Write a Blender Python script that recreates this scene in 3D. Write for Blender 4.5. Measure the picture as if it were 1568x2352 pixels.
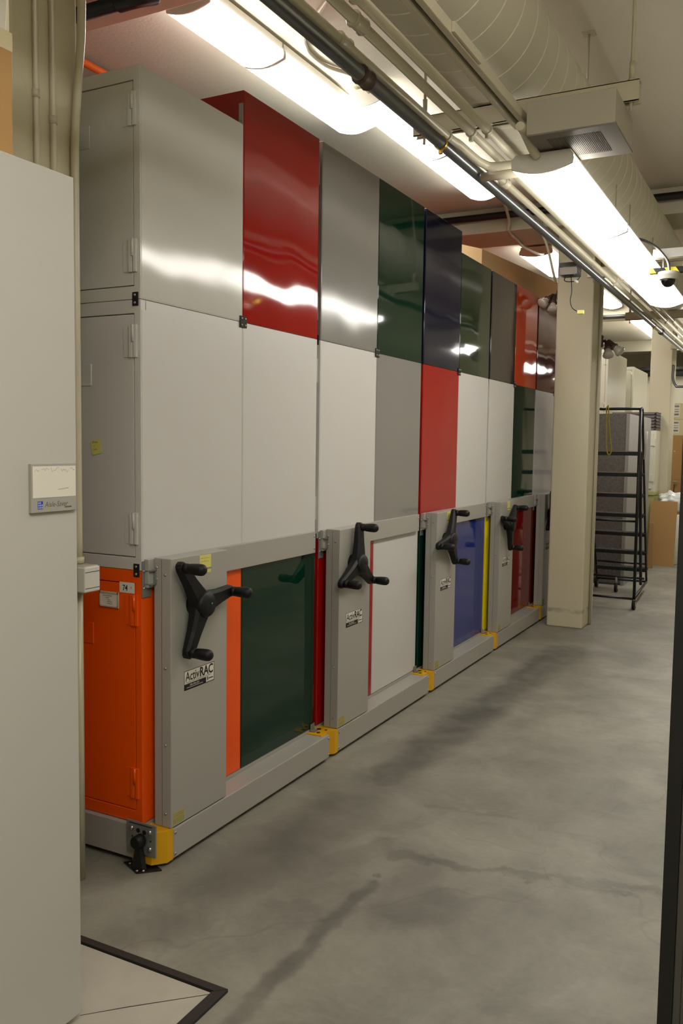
import bpy, bmesh, math, random
from mathutils import Vector, Matrix
random.seed(7)
for o in list(bpy.data.objects): bpy.data.objects.remove(o)
scene = bpy.context.scene
COL = scene.collection

# ------------------------------------------------------------------ camera
YAW, PIT, ROL, FPX = math.radians(27.6849), math.radians(-4.4891), math.radians(-0.8126), 1995.6
CAM = Vector((2.0922, -2.433, 1.57))
F = Vector((-math.sin(YAW)*math.cos(PIT), math.cos(YAW)*math.cos(PIT), math.sin(PIT)))
R = Vector((math.cos(YAW), math.sin(YAW), 0)); U = R.cross(F)
R2 = R*math.cos(ROL) - U*math.sin(ROL); U2 = U*math.cos(ROL) + R*math.sin(ROL)
cd = bpy.data.cameras.new('camera'); cam = bpy.data.objects.new('camera', cd); COL.objects.link(cam)
cd.sensor_fit = 'VERTICAL'; cd.sensor_height = 23.6; cd.lens = FPX/2352*23.6
cd.clip_start = 0.05; cd.clip_end = 100
cam.matrix_world = Matrix(((R2.x, U2.x, -F.x, CAM.x), (R2.y, U2.y, -F.y, CAM.y), (R2.z, U2.z, -F.z, CAM.z), (0, 0, 0, 1)))
scene.camera = cam

# ------------------------------------------------------------------ world, exposure
w = bpy.data.worlds.new('world'); scene.world = w; w.use_nodes = True
w.node_tree.nodes['Background'].inputs[0].default_value = (0.02, 0.019, 0.016, 1)
w.node_tree.nodes['Background'].inputs[1].default_value = 1.0
vs = scene.view_settings
vs.view_transform = 'Standard'; vs.look = 'None'; vs.gamma = 1.0; vs.use_curve_mapping = False
vs.exposure = 0.0
LAMP = 17.0           # radiance of the fluorescent diffusers
LAMP_COL = (1.0, 0.96, 0.885)

# ------------------------------------------------------------------ materials
def lin(c):
    r = []
    for v in c:
        v /= 255.0
        r.append(v/12.92 if v <= 0.04045 else ((v+0.055)/1.055)**2.4)
    return tuple(r)
MATS = {}
def mat(name, rgb, rough=0.5, metal=0.0, var=0.0, vscale=3.0, bump=0.0, bscale=40.0, wave=0.0, wscale=2.2, coat=0.0, emis=None, estr=0.0, alpha=None, trans=0.0, spec=0.5):
    m = bpy.data.materials.new(name); m.use_nodes = True; MATS[name] = m
    nt = m.node_tree; b = nt.nodes['Principled BSDF']
    c = lin(rgb)
    b.inputs['Base Color'].default_value = (*c, 1); b.inputs['Roughness'].default_value = rough
    b.inputs['Metallic'].default_value = metal; b.inputs['Specular IOR Level'].default_value = spec
    if coat: b.inputs['Coat Weight'].default_value = coat; b.inputs['Coat Roughness'].default_value = 0.06
    if trans: b.inputs['Transmission Weight'].default_value = trans
    if alpha is not None: b.inputs['Alpha'].default_value = alpha
    if emis: b.inputs['Emission Color'].default_value = (*emis, 1); b.inputs['Emission Strength'].default_value = estr
    geo = nt.nodes.new('ShaderNodeNewGeometry')
    if var:
        n = nt.nodes.new('ShaderNodeTexNoise'); n.inputs['Scale'].default_value = vscale; n.inputs['Detail'].default_value = 6
        nt.links.new(geo.outputs['Position'], n.inputs['Vector'])
        mx = nt.nodes.new('ShaderNodeMix'); mx.data_type = 'RGBA'
        mx.inputs[6].default_value = (*[x*(1-var) for x in c], 1); mx.inputs[7].default_value = (*[min(1, x*(1+var)) for x in c], 1)
        nt.links.new(n.outputs['Fac'], mx.inputs[0]); nt.links.new(mx.outputs[2], b.inputs['Base Color'])
    prev = None
    for amt, sc, dist in ((bump, bscale, 0.002), (wave, wscale, 0.02)):
        if amt:
            n = nt.nodes.new('ShaderNodeTexNoise'); n.inputs['Scale'].default_value = sc; n.inputs['Detail'].default_value = 1.0 if sc < 8 else 4
            nt.links.new(geo.outputs['Position'], n.inputs['Vector'])
            bp = nt.nodes.new('ShaderNodeBump'); bp.inputs['Strength'].default_value = amt; bp.inputs['Distance'].default_value = dist
            nt.links.new(n.outputs['Fac'], bp.inputs['Height'])
            if prev: nt.links.new(prev.outputs[0], bp.inputs['Normal'])
            prev = bp
    if prev: nt.links.new(prev.outputs[0], b.inputs['Normal'])
    return m

def paint(name, rgb, rough=0.22, wave=0.10, spec=0.5):
    return mat(name, rgb, rough=rough, var=0.025, vscale=1.5, wave=wave, spec=spec)
paint('light_grey_enamel', (196, 194, 187), 0.12, 0.5, 0.4)
paint('white_enamel', (197, 194, 190), 0.36, 0.05)
paint('mid_grey_enamel', (130, 128, 123), 0.14, 0.35)
paint('red_enamel', (150, 16, 10), 0.06, 0.4)
paint('bright_red_enamel', (156, 15, 10), 0.07, 0.2)
paint('deep_red_enamel', (112, 14, 11), 0.06, 0.1)
paint('maroon_enamel', (88, 24, 18), 0.05, 0.24)
paint('dark_green_enamel', (6, 42, 28), 0.05, 0.18)
paint('olive_green_enamel', (22, 44, 24), 0.05, 0.18)
paint('navy_enamel', (20, 23, 46), 0.08, 0.2)
paint('brown_black_enamel', (36, 31, 36), 0.05, 0.22)
paint('orange_enamel', (236, 84, 5), 0.24, 0.08)
paint('pale_orange_enamel', (244, 128, 48), 0.25, 0.05)
paint('orange_red_enamel', (200, 66, 14), 0.05, 0.22)
paint('blue_enamel', (30, 44, 116), 0.08, 0.06)
paint('yellow_enamel', (226, 206, 8), 0.20, 0.05)
paint('lavender_grey_enamel', (176, 172, 174), 0.15, 0.06)
paint('putty_enamel', (182, 180, 172), 0.45, 0.03)
paint('carriage_grey', (158, 155, 147), 0.33, 0.02)
paint('guard_yellow', (214, 160, 4), 0.35, 0.0)
paint('cream_paint', (192, 184, 160), 0.55, 0.02)
paint('ivory_enamel', (206, 202, 184), 0.30, 0.05)
mat('tread_reflect_grey', (96, 94, 92), 0.45, metal=0.3)  # step grating: grey reflections on its bar tops put into the colour
mat('black_plastic', (13, 12, 11), 0.5, bump=0.25, bscale=400, spec=0.35)
mat('black_steel', (20, 19, 20), 0.38)
mat('black_matte', (10, 10, 10), 0.7)
mat('zinc', (176, 174, 168), 0.28, metal=0.9)
mat('steel_plate', (150, 150, 148), 0.35, metal=0.6)
mat('galvanised_conduit', (116, 118, 120), 0.30, metal=0.85, var=0.08, vscale=14)
mat('brown_fitting', (70, 52, 40), 0.5)
mat('brass', (190, 150, 60), 0.3, metal=0.9)
mat('cream_conduit', (190, 183, 160), 0.32, var=0.03)
mat('duct_paint', (204, 199, 182), 0.30, var=0.03, wave=0.05, wscale=5)
mat('duct_seam', (228, 223, 205), 0.35)
mat('paper_white', (214, 210, 198), 0.8)
mat('paper_yellow', (208, 200, 110), 0.8, var=0.04, vscale=30)
mat('paper_aged', (160, 150, 95), 0.7)
mat('ink_black', (16, 14, 14), 0.6)
mat('ink_pencil', (164, 160, 148), 0.8)
mat('ink_grey', (90, 84, 78), 0.7)
mat('ink_ochre', (150, 140, 60), 0.8)
mat('ink_blue', (24, 40, 140), 0.5)
mat('ink_lightblue', (150, 165, 210), 0.5)
mat('cardboard', (172, 134, 84), 0.85, var=0.06, vscale=6, bump=0.15, bscale=120)
mat('cardboard_tan', (206, 170, 126), 0.8, var=0.04, vscale=4)
mat('cardboard_pale', (204, 192, 156), 0.8, var=0.04)
mat('wood_brown', (160, 122, 78), 0.6, var=0.08)
mat('speckled_grey', (92, 90, 84), 0.8, var=0.5, vscale=38, bump=0.4, bscale=90)
mat('plain_grey', (134, 132, 126), 0.7, var=0.05)
mat('tray_grey', (112, 110, 110), 0.4, metal=0.4)
mat('olive_base', (168, 164, 104), 0.6)
mat('plastic_film', (214, 214, 212), 0.2, bump=0.9, bscale=26, var=0.1, vscale=20)
mat('white_plastic', (206, 203, 194), 0.4)
mat('beige_plastic', (178, 172, 156), 0.5)
mat('orange_pipe', (240, 110, 40), 0.4)
mat('yellow_cord', (170, 150, 20), 0.7)
mat('hazard_yellow', (236, 216, 20), 0.4)
mat('dome_smoke', (8, 8, 10), 0.06)
mat('bulb_glass', (176, 168, 158), 0.12, var=0.05, spec=0.8)
mat('fixture_white', (206, 203, 192), 0.4)
mat('grille_grey', (120, 112, 102), 0.6)
mat('speaker_grey', (166, 160, 146), 0.6)
mat('door_dark', (70, 66, 61), 0.5, var=0.05)
mat('gasket_black', (10, 9, 9), 0.6)
mat('diffuser', (250, 248, 240), 0.4, emis=LAMP_COL, estr=LAMP)
mat('green_led', (60, 150, 110), 0.3)

def wall_material(name, rgb, bump=0.4):
    return mat(name, rgb, 0.75, var=0.05, vscale=1.2, bump=bump, bscale=60)
wall_material('wall_paint', (196, 190, 168)); wall_material('column_paint', (194, 186, 160)); 
wall_material('ceiling_paint', (212, 206, 190), 0.9)
wall_material('far_wall_paint', (206, 200, 180))

def floor_material():
    m = bpy.data.materials.new('concrete_floor'); m.use_nodes = True; MATS['concrete_floor'] = m
    nt = m.node_tree; N = nt.nodes.new; L = nt.links.new; b = nt.nodes['Principled BSDF']
    geo = N('ShaderNodeNewGeometry'); pos = geo.outputs['Position']
    def noise(scale, detail=6, rough=0.6, dist=0.0):
        n = N('ShaderNodeTexNoise'); n.inputs['Scale'].default_value = scale; n.inputs['Detail'].default_value = detail
        n.inputs['Roughness'].default_value = rough; n.inputs['Distortion'].default_value = dist
        L(pos, n.inputs['Vector']); return n.outputs['Fac']
    def ramp(src, p0, p1, c0, c1):
        r = N('ShaderNodeValToRGB'); L(src, r.inputs[0]); e = r.color_ramp.elements
        e[0].position = p0; e[1].position = p1; e[0].color = (c0, c0, c0, 1); e[1].color = (c1, c1, c1, 1); return r.outputs[0]
    def math_(op, a, bb=None, c=None):
        n = N('ShaderNodeMath'); n.operation = op
        for i, v in enumerate((a, bb, c)):
            if v is None: continue
            if isinstance(v, (int, float)): n.inputs[i].default_value = v
            else: L(v, n.inputs[i])
        return n.outputs[0]
    sep = N('ShaderNodeSeparateXYZ'); L(pos, sep.inputs[0])
    wob = noise(2.5, 4, 0.6); wob2 = noise(9, 4)
    shift = math_('MULTIPLY', math_('SUBTRACT', wob, 0.5), 0.5)
    X = math_('ADD', sep.outputs[0], math_('MULTIPLY', shift, 0.4)); Y = math_('ADD', sep.outputs[1], math_('MULTIPLY', math_('SUBTRACT', wob2, 0.5), 0.25))
    # stains: worn streaks and blots with their own place on the slab: (x0,y0,x1,y1,width,strength)
    stains = [(0.44, 1.2, 0.55, 4.3, 0.20, 0.50), (0.44, 1.2, 0.40, 0.45, 0.24, 0.34), (0.40, 0.45, 0.36, -0.05, 0.22, 0.26), (0.60, 0.35, 0.72, 0.55, 0.12, 0.22), (0.80, -0.75, 0.80, 0.30, 0.045, 0.45), (0.78, 0.52, 1.12, 0.58, 0.05, 0.36),
              (1.12, 0.58, 1.85, 0.74, 0.045, 0.32), (0.40, 0.55, 0.46, 1.3, 0.12, 0.2), (0.97, 0.15, 1.08, 0.28, 0.16, 0.30),
              (0.72, 1.02, 1.10, 1.08, 0.03, 0.16), (0.55, 3.3, 0.62, 4.2, 0.2, 0.4), (0.25, -0.35, 0.42, -0.25, 0.16, 0.28),
              (1.0, 2.7, 1.5, 2.75, 0.03, 0.12), (0.9, 3.6, 1.6, 3.75, 0.05, 0.12), (0.45, -0.05, 0.7, 0.02, 0.07, 0.14)]
    tot = None
    for (x0, y0, x1, y1, wd, st) in stains:
        dx, dy = x1-x0, y1-y0; l2 = dx*dx+dy*dy
        px = math_('SUBTRACT', X, x0); py = math_('SUBTRACT', Y, y0)
        t = math_('DIVIDE', math_('ADD', math_('MULTIPLY', px, dx), math_('MULTIPLY', py, dy)), l2)
        c = N('ShaderNodeClamp'); L(t, c.inputs[0]); t = c.outputs[0]
        ex = math_('SUBTRACT', px, math_('MULTIPLY', t, dx)); ey = math_('SUBTRACT', py, math_('MULTIPLY', t, dy))
        d = math_('SQRT', math_('ADD', math_('MULTIPLY', ex, ex), math_('MULTIPLY', ey, ey)))
        mr = N('ShaderNodeMapRange'); mr.interpolation_type = 'SMOOTHSTEP'; L(d, mr.inputs[0])
        mr.inputs[1].default_value = wd*0.25; mr.inputs[2].default_value = wd; mr.inputs[3].default_value = st; mr.inputs[4].default_value = 0
        tot = mr.outputs[0] if tot is None else math_('MAXIMUM', tot, mr.outputs[0])
    patch = ramp(noise(0.9, 8, 0.62, 0.4), 0.40, 0.62, 0.76, 1.10)
    patch2 = ramp(noise(3.2, 10, 0.7, 0.6), 0.36, 0.62, 0.80, 1.07)
    fine = ramp(noise(40, 5, 0.7), 0.3, 0.7, 0.93, 1.05)
    specks = ramp(noise(14, 2), 0.20, 0.25, 0.55, 1.0)
    v = math_('MULTIPLY', math_('MULTIPLY', patch, patch2), math_('MULTIPLY', fine, specks))
    stn = math_('MULTIPLY', tot, ramp(noise(5, 6, 0.7), 0.3, 0.6, 0.45, 1.1))
    v = math_('MULTIPLY', v, math_('SUBTRACT', 1.0, stn))
    # hairline cracks
    vo = N('ShaderNodeTexVoronoi'); vo.feature = 'DISTANCE_TO_EDGE'; vo.inputs['Scale'].default_value = 0.55
    mp = N('ShaderNodeVectorMath'); mp.operation = 'ADD'; L(pos, mp.inputs[0]); nn = N('ShaderNodeTexNoise'); nn.inputs['Scale'].default_value = 1.5; L(pos, nn.inputs['Vector'])
    L(nn.outputs['Color'], mp.inputs[1]); L(mp.outputs[0], vo.inputs['Vector'])
    crack = ramp(vo.outputs['Distance'], 0.0, 0.004, 0.86, 1.0)
    v = math_('MULTIPLY', v, crack)
    mx = N('ShaderNodeMix'); mx.data_type = 'RGBA'; mx.blend_type = 'MULTIPLY'; mx.inputs[0].default_value = 1
    base = lin((138, 134, 122)); mx.inputs[6].default_value = (*base, 1); L(v, mx.inputs[7]); L(mx.outputs[2], b.inputs['Base Color'])
    L(ramp(noise(2.0, 6), 0.3, 0.7, 0.42, 0.62), b.inputs['Roughness'])
    bp = N('ShaderNodeBump'); bp.inputs['Strength'].default_value = 0.15; bp.inputs['Distance'].default_value = 0.004; L(noise(60, 6), bp.inputs['Height']); L(bp.outputs[0], b.inputs['Normal'])
floor_material()
mat('deck_board', (172, 166, 152), 0.6, var=0.16, vscale=9, bump=0.2, bscale=50)
mat('edge_strip', (38, 33, 30), 0.6, var=0.25, vscale=12, bump=0.3, bscale=60)

# ------------------------------------------------------------------ mesh helpers
WL = {}                                   # world origin of every object with children
def bm_(): return bmesh.new()
def box(bm, x0, x1, y0, y1, z0, z1, bev=0.0, seg=2):
    t = bmesh.new()
    v = [t.verts.new((x, y, z)) for x in (x0, x1) for y in (y0, y1) for z in (z0, z1)]
    for f in ((0, 1, 3, 2), (4, 6, 7, 5), (0, 4, 5, 1), (2, 3, 7, 6), (0, 2, 6, 4), (1, 5, 7, 3)): t.faces.new([v[i] for i in f])
    if bev: bmesh.ops.bevel(t, geom=list(t.edges), offset=bev, segments=seg, affect='EDGES', profile=0.5)
    join(bm, t); return bm
def join(bm, t, M=None):
    if M is not None: bmesh.ops.transform(t, matrix=M, verts=t.verts)
    mp = {}
    for v in t.verts: mp[v] = bm.verts.new(v.co)
    for f in t.faces:
        try:
            nf = bm.faces.new([mp[v] for v in f.verts]); nf.smooth = f.smooth
        except ValueError: pass
    t.free()
def frame_at(d):
    d = d.normalized(); up = Vector((0, 0, 1)) if abs(d.z) < 0.95 else Vector((1, 0, 0))
    s = d.cross(up).normalized(); return s, s.cross(d).normalized()
def tube(bm, pts, r, seg=12, cap=True):
    pts = [Vector(p) for p in pts]; rr = r if isinstance(r, (list, tuple)) else [r]*len(pts)
    rings = []; s = None
    for i, p in enumerate(pts):
        if i == 0: d = pts[1]-pts[0]
        elif i == len(pts)-1: d = pts[-1]-pts[-2]
        else: d = (pts[i+1]-p).normalized()+(p-pts[i-1]).normalized()
        d = d.normalized()
        if s is None: s, u = frame_at(d)
        else:
            s = (s - d*s.dot(d)).normalized(); u = s.cross(d).normalized()
        rings.append([bm.verts.new(p+(s*math.cos(2*math.pi*k/seg)+u*math.sin(2*math.pi*k/seg))*rr[i]) for k in range(seg)])
    for a, b in zip(rings, rings[1:]):
        for k in range(seg):
            f = bm.faces.new((a[k], a[(k+1) % seg], b[(k+1) % seg], b[k])); f.smooth = True
    if cap:
        bm.faces.new(rings[0][::-1]); bm.faces.new(rings[-1])
    return bm
def lathe(bm, prof, M, seg=24):
    """prof: list of (radius, height) along local z"""
    rings = []
    for r, h in prof:
        rings.append([bm.verts.new(M @ Vector((max(r, 1e-4)*math.cos(2*math.pi*k/seg), max(r, 1e-4)*math.sin(2*math.pi*k/seg), h))) for k in range(seg)])
    for a, b in zip(rings, rings[1:]):
        for k in range(seg):
            f = bm.faces.new((a[k], a[(k+1) % seg], b[(k+1) % seg], b[k])); f.smooth = True
    bm.faces.new(rings[0][::-1]); bm.faces.new(rings[-1]); return bm
def axis(loc, d):
    d = Vector(d).normalized(); q = Vector((0, 0, 1)).rotation_difference(d); return Matrix.Translation(loc) @ q.to_matrix().to_4x4()
def prism(bm, poly, fn0, fn1):
    """extrude polygon: fn maps (a,b)->world point at either end"""
    A = [bm.verts.new(fn0(p)) for p in poly]; B = [bm.verts.new(fn1(p)) for p in poly]; n = len(poly)
    bm.faces.new(A[::-1]); bm.faces.new(B)
    for i in range(n): bm.faces.new((A[i], A[(i+1) % n], B[(i+1) % n], B[i]))
    return bm
def smooth_path(pts, n=6):
    pts = [Vector(p) for p in pts]; out = []
    P = [pts[0]]+pts+[pts[-1]]
    for i in range(1, len(P)-2):
        for k in range(n):
            t = k/n; a, b, c, d = P[i-1], P[i], P[i+1], P[i+2]
            out.append(0.5*((2*b)+(c-a)*t+(2*a-5*b+4*c-d)*t*t+(3*b-a-3*c+d)*t**3))
    out.append(pts[-1]); return out
def tag(o, label=None, cat=None, group=None, kind=None):
    if label: o['label'] = label
    if cat: o['category'] = cat
    if group: o['group'] = group
    if kind: o['kind'] = kind
    return o
def thing(name, loc, label, cat, group=None, kind=None):
    o = bpy.data.objects.new(name, None); COL.objects.link(o); o.location = loc; o.empty_display_size = 0.1
    WL[o] = Vector(loc); return tag(o, label, cat, group, kind)
def obj(name, bm, m, parent=None, label=None, cat=None, group=None, kind=None, origin=None):
    """bm is in world coordinates; becomes one mesh object under parent"""
    bmesh.ops.recalc_face_normals(bm, faces=bm.faces)
    me = bpy.data.meshes.new(name)
    if origin is None:
        if parent is not None: origin = WL[parent]
        else:
            cs = [v.co for v in bm.verts]
            origin = Vector(((min(c.x for c in cs)+max(c.x for c in cs))/2, (min(c.y for c in cs)+max(c.y for c in cs))/2, min(c.z for c in cs)))
    origin = Vector(origin)
    bmesh.ops.translate(bm, verts=bm.verts, vec=-origin)
    bm.to_mesh(me); bm.free()
    me.materials.append(MATS[m] if isinstance(m, str) else m)
    o = bpy.data.objects.new(name, me); COL.objects.link(o); WL[o] = origin
    if parent is not None: o.parent = parent; o.location = origin-WL[parent]
    else: o.location = origin
    return tag(o, label, cat, group, kind)
def struct(name, bm, m, parent=None):
    return obj(name, bm, m, parent, kind='structure' if parent is None else None)
def text_into(bm, s, size, fn, shear=0.0, bold=0.0, sx=1.0, align='LEFT'):
    cu = bpy.data.curves.new('t', 'FONT'); cu.body = s; cu.size = size; cu.shear = shear; cu.offset = bold; cu.align_x = align; cu.resolution_u = 3
    o = bpy.data.objects.new('t', cu); COL.objects.link(o)
    dg = bpy.context.evaluated_depsgraph_get(); dg.update()
    me = bpy.data.meshes.new_from_object(o.evaluated_get(dg))
    vs_ = [bm.verts.new(fn(v.co.x*sx, v.co.y)) for v in me.vertices]
    for p in me.polygons:
        try: bm.faces.new([vs_[i] for i in p.vertices])
        except ValueError: pass
    bpy.data.objects.remove(o); bpy.data.meshes.remove(me); bpy.data.curves.remove(cu)
def screw(parent, loc, d, r=0.007, m='zinc'):
    return obj('screw', lathe(bm_(), [(r, 0), (r, 0.0015), (r*0.75, 0.0035), (0.0005, 0.0045)], axis(loc, d), 10), m, parent)

# ------------------------------------------------------------------ setting
CEIL = 3.63
struct('floor', box(bm_(), -4, 4, -4, 17, -0.1, 0), 'concrete_floor')
ceil_ob = struct('ceiling', box(bm_(), -4, 4, -4, 17, CEIL, CEIL+0.1), 'ceiling_paint')
for k, (y0, y1) in enumerate(((0.2, 0.66), (5.0, 5.55), (10.35, 10.9), (15.2, 15.7), (-3.6, -3.2))):
    struct('trim_%d' % (k+1), box(bm_(), -4, 3.0, y0, y1, 3.42, CEIL, 0.01), 'wall_paint')
struct('wall_left', box(bm_(), -4.1, -4, -4, 17, 0, CEIL), 'wall_paint')
struct('wall_right', box(bm_(), 3.0, 3.1, -4, 17, 0, CEIL), 'wall_paint')
struct('wall_far', box(bm_(), -4, 4, 17, 17.1, 0, CEIL), 'far_wall_paint')
struct('wall_near', box(bm_(), -4, 4, -4.1, -4, 0, CEIL), 'wall_paint')

def scuff_column_material():
    m = wall_material('column_scuffed', (194, 186, 160)); nt = m.node_tree; N = nt.nodes.new; L = nt.links.new
    b = nt.nodes['Principled BSDF']; src = b.inputs['Base Color'].links[0].from_socket
    geo = N('ShaderNodeNewGeometry'); sep = N('ShaderNodeSeparateXYZ'); L(geo.outputs['Position'], sep.inputs[0])
    r = N('ShaderNodeMapRange'); r.interpolation_type = 'SMOOTHSTEP'; ab = N('ShaderNodeMath'); ab.operation = 'SUBTRACT'; ab.inputs[1].default_value = 0.148; L(sep.outputs[2], ab.inputs[0])
    ab2 = N('ShaderNodeMath'); ab2.operation = 'ABSOLUTE'; L(ab.outputs[0], ab2.inputs[0]); L(ab2.outputs[0], r.inputs[0])
    r.inputs[1].default_value = 0.006; r.inputs[2].default_value = 0.03; r.inputs[3].default_value = 1.0; r.inputs[4].default_value = 0.0
    n = N('ShaderNodeTexNoise'); n.inputs['Scale'].default_value = 9; n.inputs['Detail'].default_value = 5; L(geo.outputs['Position'], n.inputs['Vector'])
    mr = N('ShaderNodeMapRange'); L(n.outputs['Fac'], mr.inputs[0]); mr.inputs[1].default_value = 0.42; mr.inputs[2].default_value = 0.65; mr.inputs[3].default_value = 0.0; mr.inputs[4].default_value = 0.75
    mu = N('ShaderNodeMath'); mu.operation = 'MULTIPLY'; L(r.outputs[0], mu.inputs[0]); L(mr.outputs[0], mu.inputs[1])
    mx = N('ShaderNodeMix'); mx.data_type = 'RGBA'; L(mu.outputs[0], mx.inputs[0]); L(src, mx.inputs[6]); mx.inputs[7].default_value = (*lin((92, 90, 82)), 1)
    L(mx.outputs[2], b.inputs['Base Color'])

scuff_column_material()
COLM = 'column_paint'
def column(x0, x1, y0, y1, label):
    return obj('column', box(bm_(), x0, x1, y0, y1, 0, CEIL, 0.012), COLM, None, label, 'column', 'cream concrete columns')
column(-0.45, -0.13, -0.45, -0.16, 'cream column carrying vertical conduits behind the white shelving end panel')
COLM = 'column_scuffed'
c1 = column(0.19, 0.50, 5.1, 5.52, 'cream column at the end of the coloured cabinet row with two flood lamps')
COLM = 'column_paint'
column(0.19, 0.475, 10.4, 10.85, 'cream column behind the cabinet with stacked grey trays')

# platform of the white shelving
d = thing('floor_deck', (-0.6, -1.6, 0), 'pale floor platform edged with black strip', 'platform')
obj('deck_surface', box(bm_(), -2.2, 0.69, -3.2, -0.505, 0.0, 0.004), 'deck_board', d)
obj('edge_strip', prism(bm_(), [(-2.2, -0.50), (0.69, -0.50), (0.72, -0.475), (-2.2, -0.475)], lambda p: (p[0], p[1], 0), lambda p: (p[0], p[1], 0.010)), 'edge_strip', d)
obj('edge_strip', prism(bm_(), [(0.685, -3.2), (0.72, -3.2), (0.72, -0.475), (0.685, -0.505)], lambda p: (p[0], p[1], 0), lambda p: (p[0], p[1], 0.009)), 'edge_strip', d)

obj('deck_crack', prism(bm_(), [(0.43, -0.758), (0.52, -0.668), (0.685, -0.512), (0.684, -0.5095), (0.518, -0.665), (0.43, -0.755)], lambda p: (p[0], p[1], 0.0035), lambda p: (p[0], p[1], 0.0043)), 'edge_strip', d)

# ------------------------------------------------------------------ dark door at the right
d = tag(thing('door_1', (2.0, -0.6, 0), None, None), kind='structure')
obj('door_jamb', box(bm_(), 1.966, 2.06, -1.0, -0.955, 0.0, 2.12, 0.002), 'door_dark', d)
obj('door_leaf', box(bm_(), 2.005, 2.05, -0.954, -0.06, 0.01, 2.1, 0.002), 'door_dark', d)
for z in (0.3, 1.05, 1.8): obj('hinge', tube(bm_(), [(2.0, -0.951, z-0.05), (2.0, -0.951, z+0.05)], 0.007, 10), 'zinc', d)
obj('edge_gasket', box(bm_(), 1.932, 1.954, -1.003, -0.95, 0.01, 2.1, 0.001), 'gasket_black', d)
obj('edge_strip', box(bm_(), 1.9545, 1.966, -0.998, -0.955, 0.01, 2.1, 0.001), 'door_dark', d)
obj('panel_moulding', box(bm_(), 2.005, 2.012, -1.004, -1.0, 0.05, 2.05), 'gasket_black', d)

# ------------------------------------------------------------------ cabinets
D, G, PITCH = 0.6385, 0.032, 1.309
Z0, Z1, Z2, Z3, ZR = 0.15, 1.100, 2.073, 2.8765, 3.015
def cabinet(label, m, x1, y0, y1, z0, z1, face, W=0.90, latch=True, group=None, hinge=True):
    x0 = x1-W; zt = z1-0.0015
    t = thing('storage_cabinet', ((x0+x1)/2, (y0+y1)/2, z0), label, 'cabinet', group)
    Yf = (lambda a: y0+a) if face < 0 else (lambda a: y1-a)      # a = depth from the door side
    def bx(bm, xa, xb, a, b, za, zb, bev=0.0): ya, yb = sorted((Yf(a), Yf(b))); return box(bm, xa, xb, ya, yb, za, zb, bev)
    b = bm_(); bx(b, x0, x1, 0.024, abs(y1-y0)-0.001, z0, zt, 0.002)
    ft, fb, fs = 0.048, 0.046, 0.030
    bx(b, x0, x1, 0.0, 0.03, zt-ft, zt, 0.002); bx(b, x0, x1, 0.0, 0.03, z0, z0+fb, 0.002)
    bx(b, x1-fs, x1, 0.0, 0.03, z0+fb-0.004, zt-ft+0.004, 0.002); bx(b, x0, x0+fs, 0.0, 0.03, z0+fb-0.004, zt-ft+0.004, 0.002)
    obj('body', b, m, t)
    b = bm_(); box(b, x1-0.001, x1+0.0012, y0+0.006, y1-0.006, z0+0.004, zt-0.036, 0.0008); obj('side_panel', b, m, t)
    g = 0.003
    dr = obj('door', bx(bm_(), x0+fs+g, x1-fs-g, 0.001, 0.022, z0+fb+g, zt-ft-g, 0.002), m, t)
    if latch:
        zc = z0+(z1-z0)*0.72
        b = bm_(); bx(b, x1-0.36, x1-0.234, -0.002, 0.004, zc-0.03, zc+0.05, 0.001); obj('latch_plate', b, m, dr)
    if hinge:
        for zc in (z0+0.152, z1-0.148):
            b = bm_(); bx(b, x1-0.050, x1-0.033, -0.008, 0.002, zc-0.058, zc+0.058, 0.002)
            bx(b, x1-0.029, x1-0.014, -0.008, 0.002, zc-0.058, zc+0.058, 0.002)
            bx(b, x1-0.078, x1-0.048, -0.0015, 0.002, zc-0.056, zc+0.056, 0.0005)
            tube(b, [(x1-0.031, Yf(-0.006), zc-0.002), (x1-0.031, Yf(-0.006), zc+0.058)], 0.006, 8)
            obj('hinge', b, m, t)
    return t
def bracket(parent, x, y, z, ax, wide=0.026, m='black_matte', h=0.048):
    """black tie plate bridging two stacked cabinets; ax: outward axis"""
    b = bm_()
    if ax == 'y': box(b, x-wide/2, x+wide/2, y-0.004, y, z-h/2, z+h/2, 0.001)
    else: box(b, x, x+0.004, y-wide/2, y+wide/2, z-h/2, z+h/2, 0.001)
    br = obj('tie_plate', b, m, parent)
    offs = [0] if wide < 0.04 else [-wide/4, wide/4]
    for o_ in offs:
        for s in (-1, 1):
            if ax == 'y': screw(br, (x+o_, y-0.004, z+s*h*0.28), (0, -1, 0), 0.005)
            else: screw(br, (x+0.004, y+o_, z+s*h*0.28), (1, 0, 0), 0.005)

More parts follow.
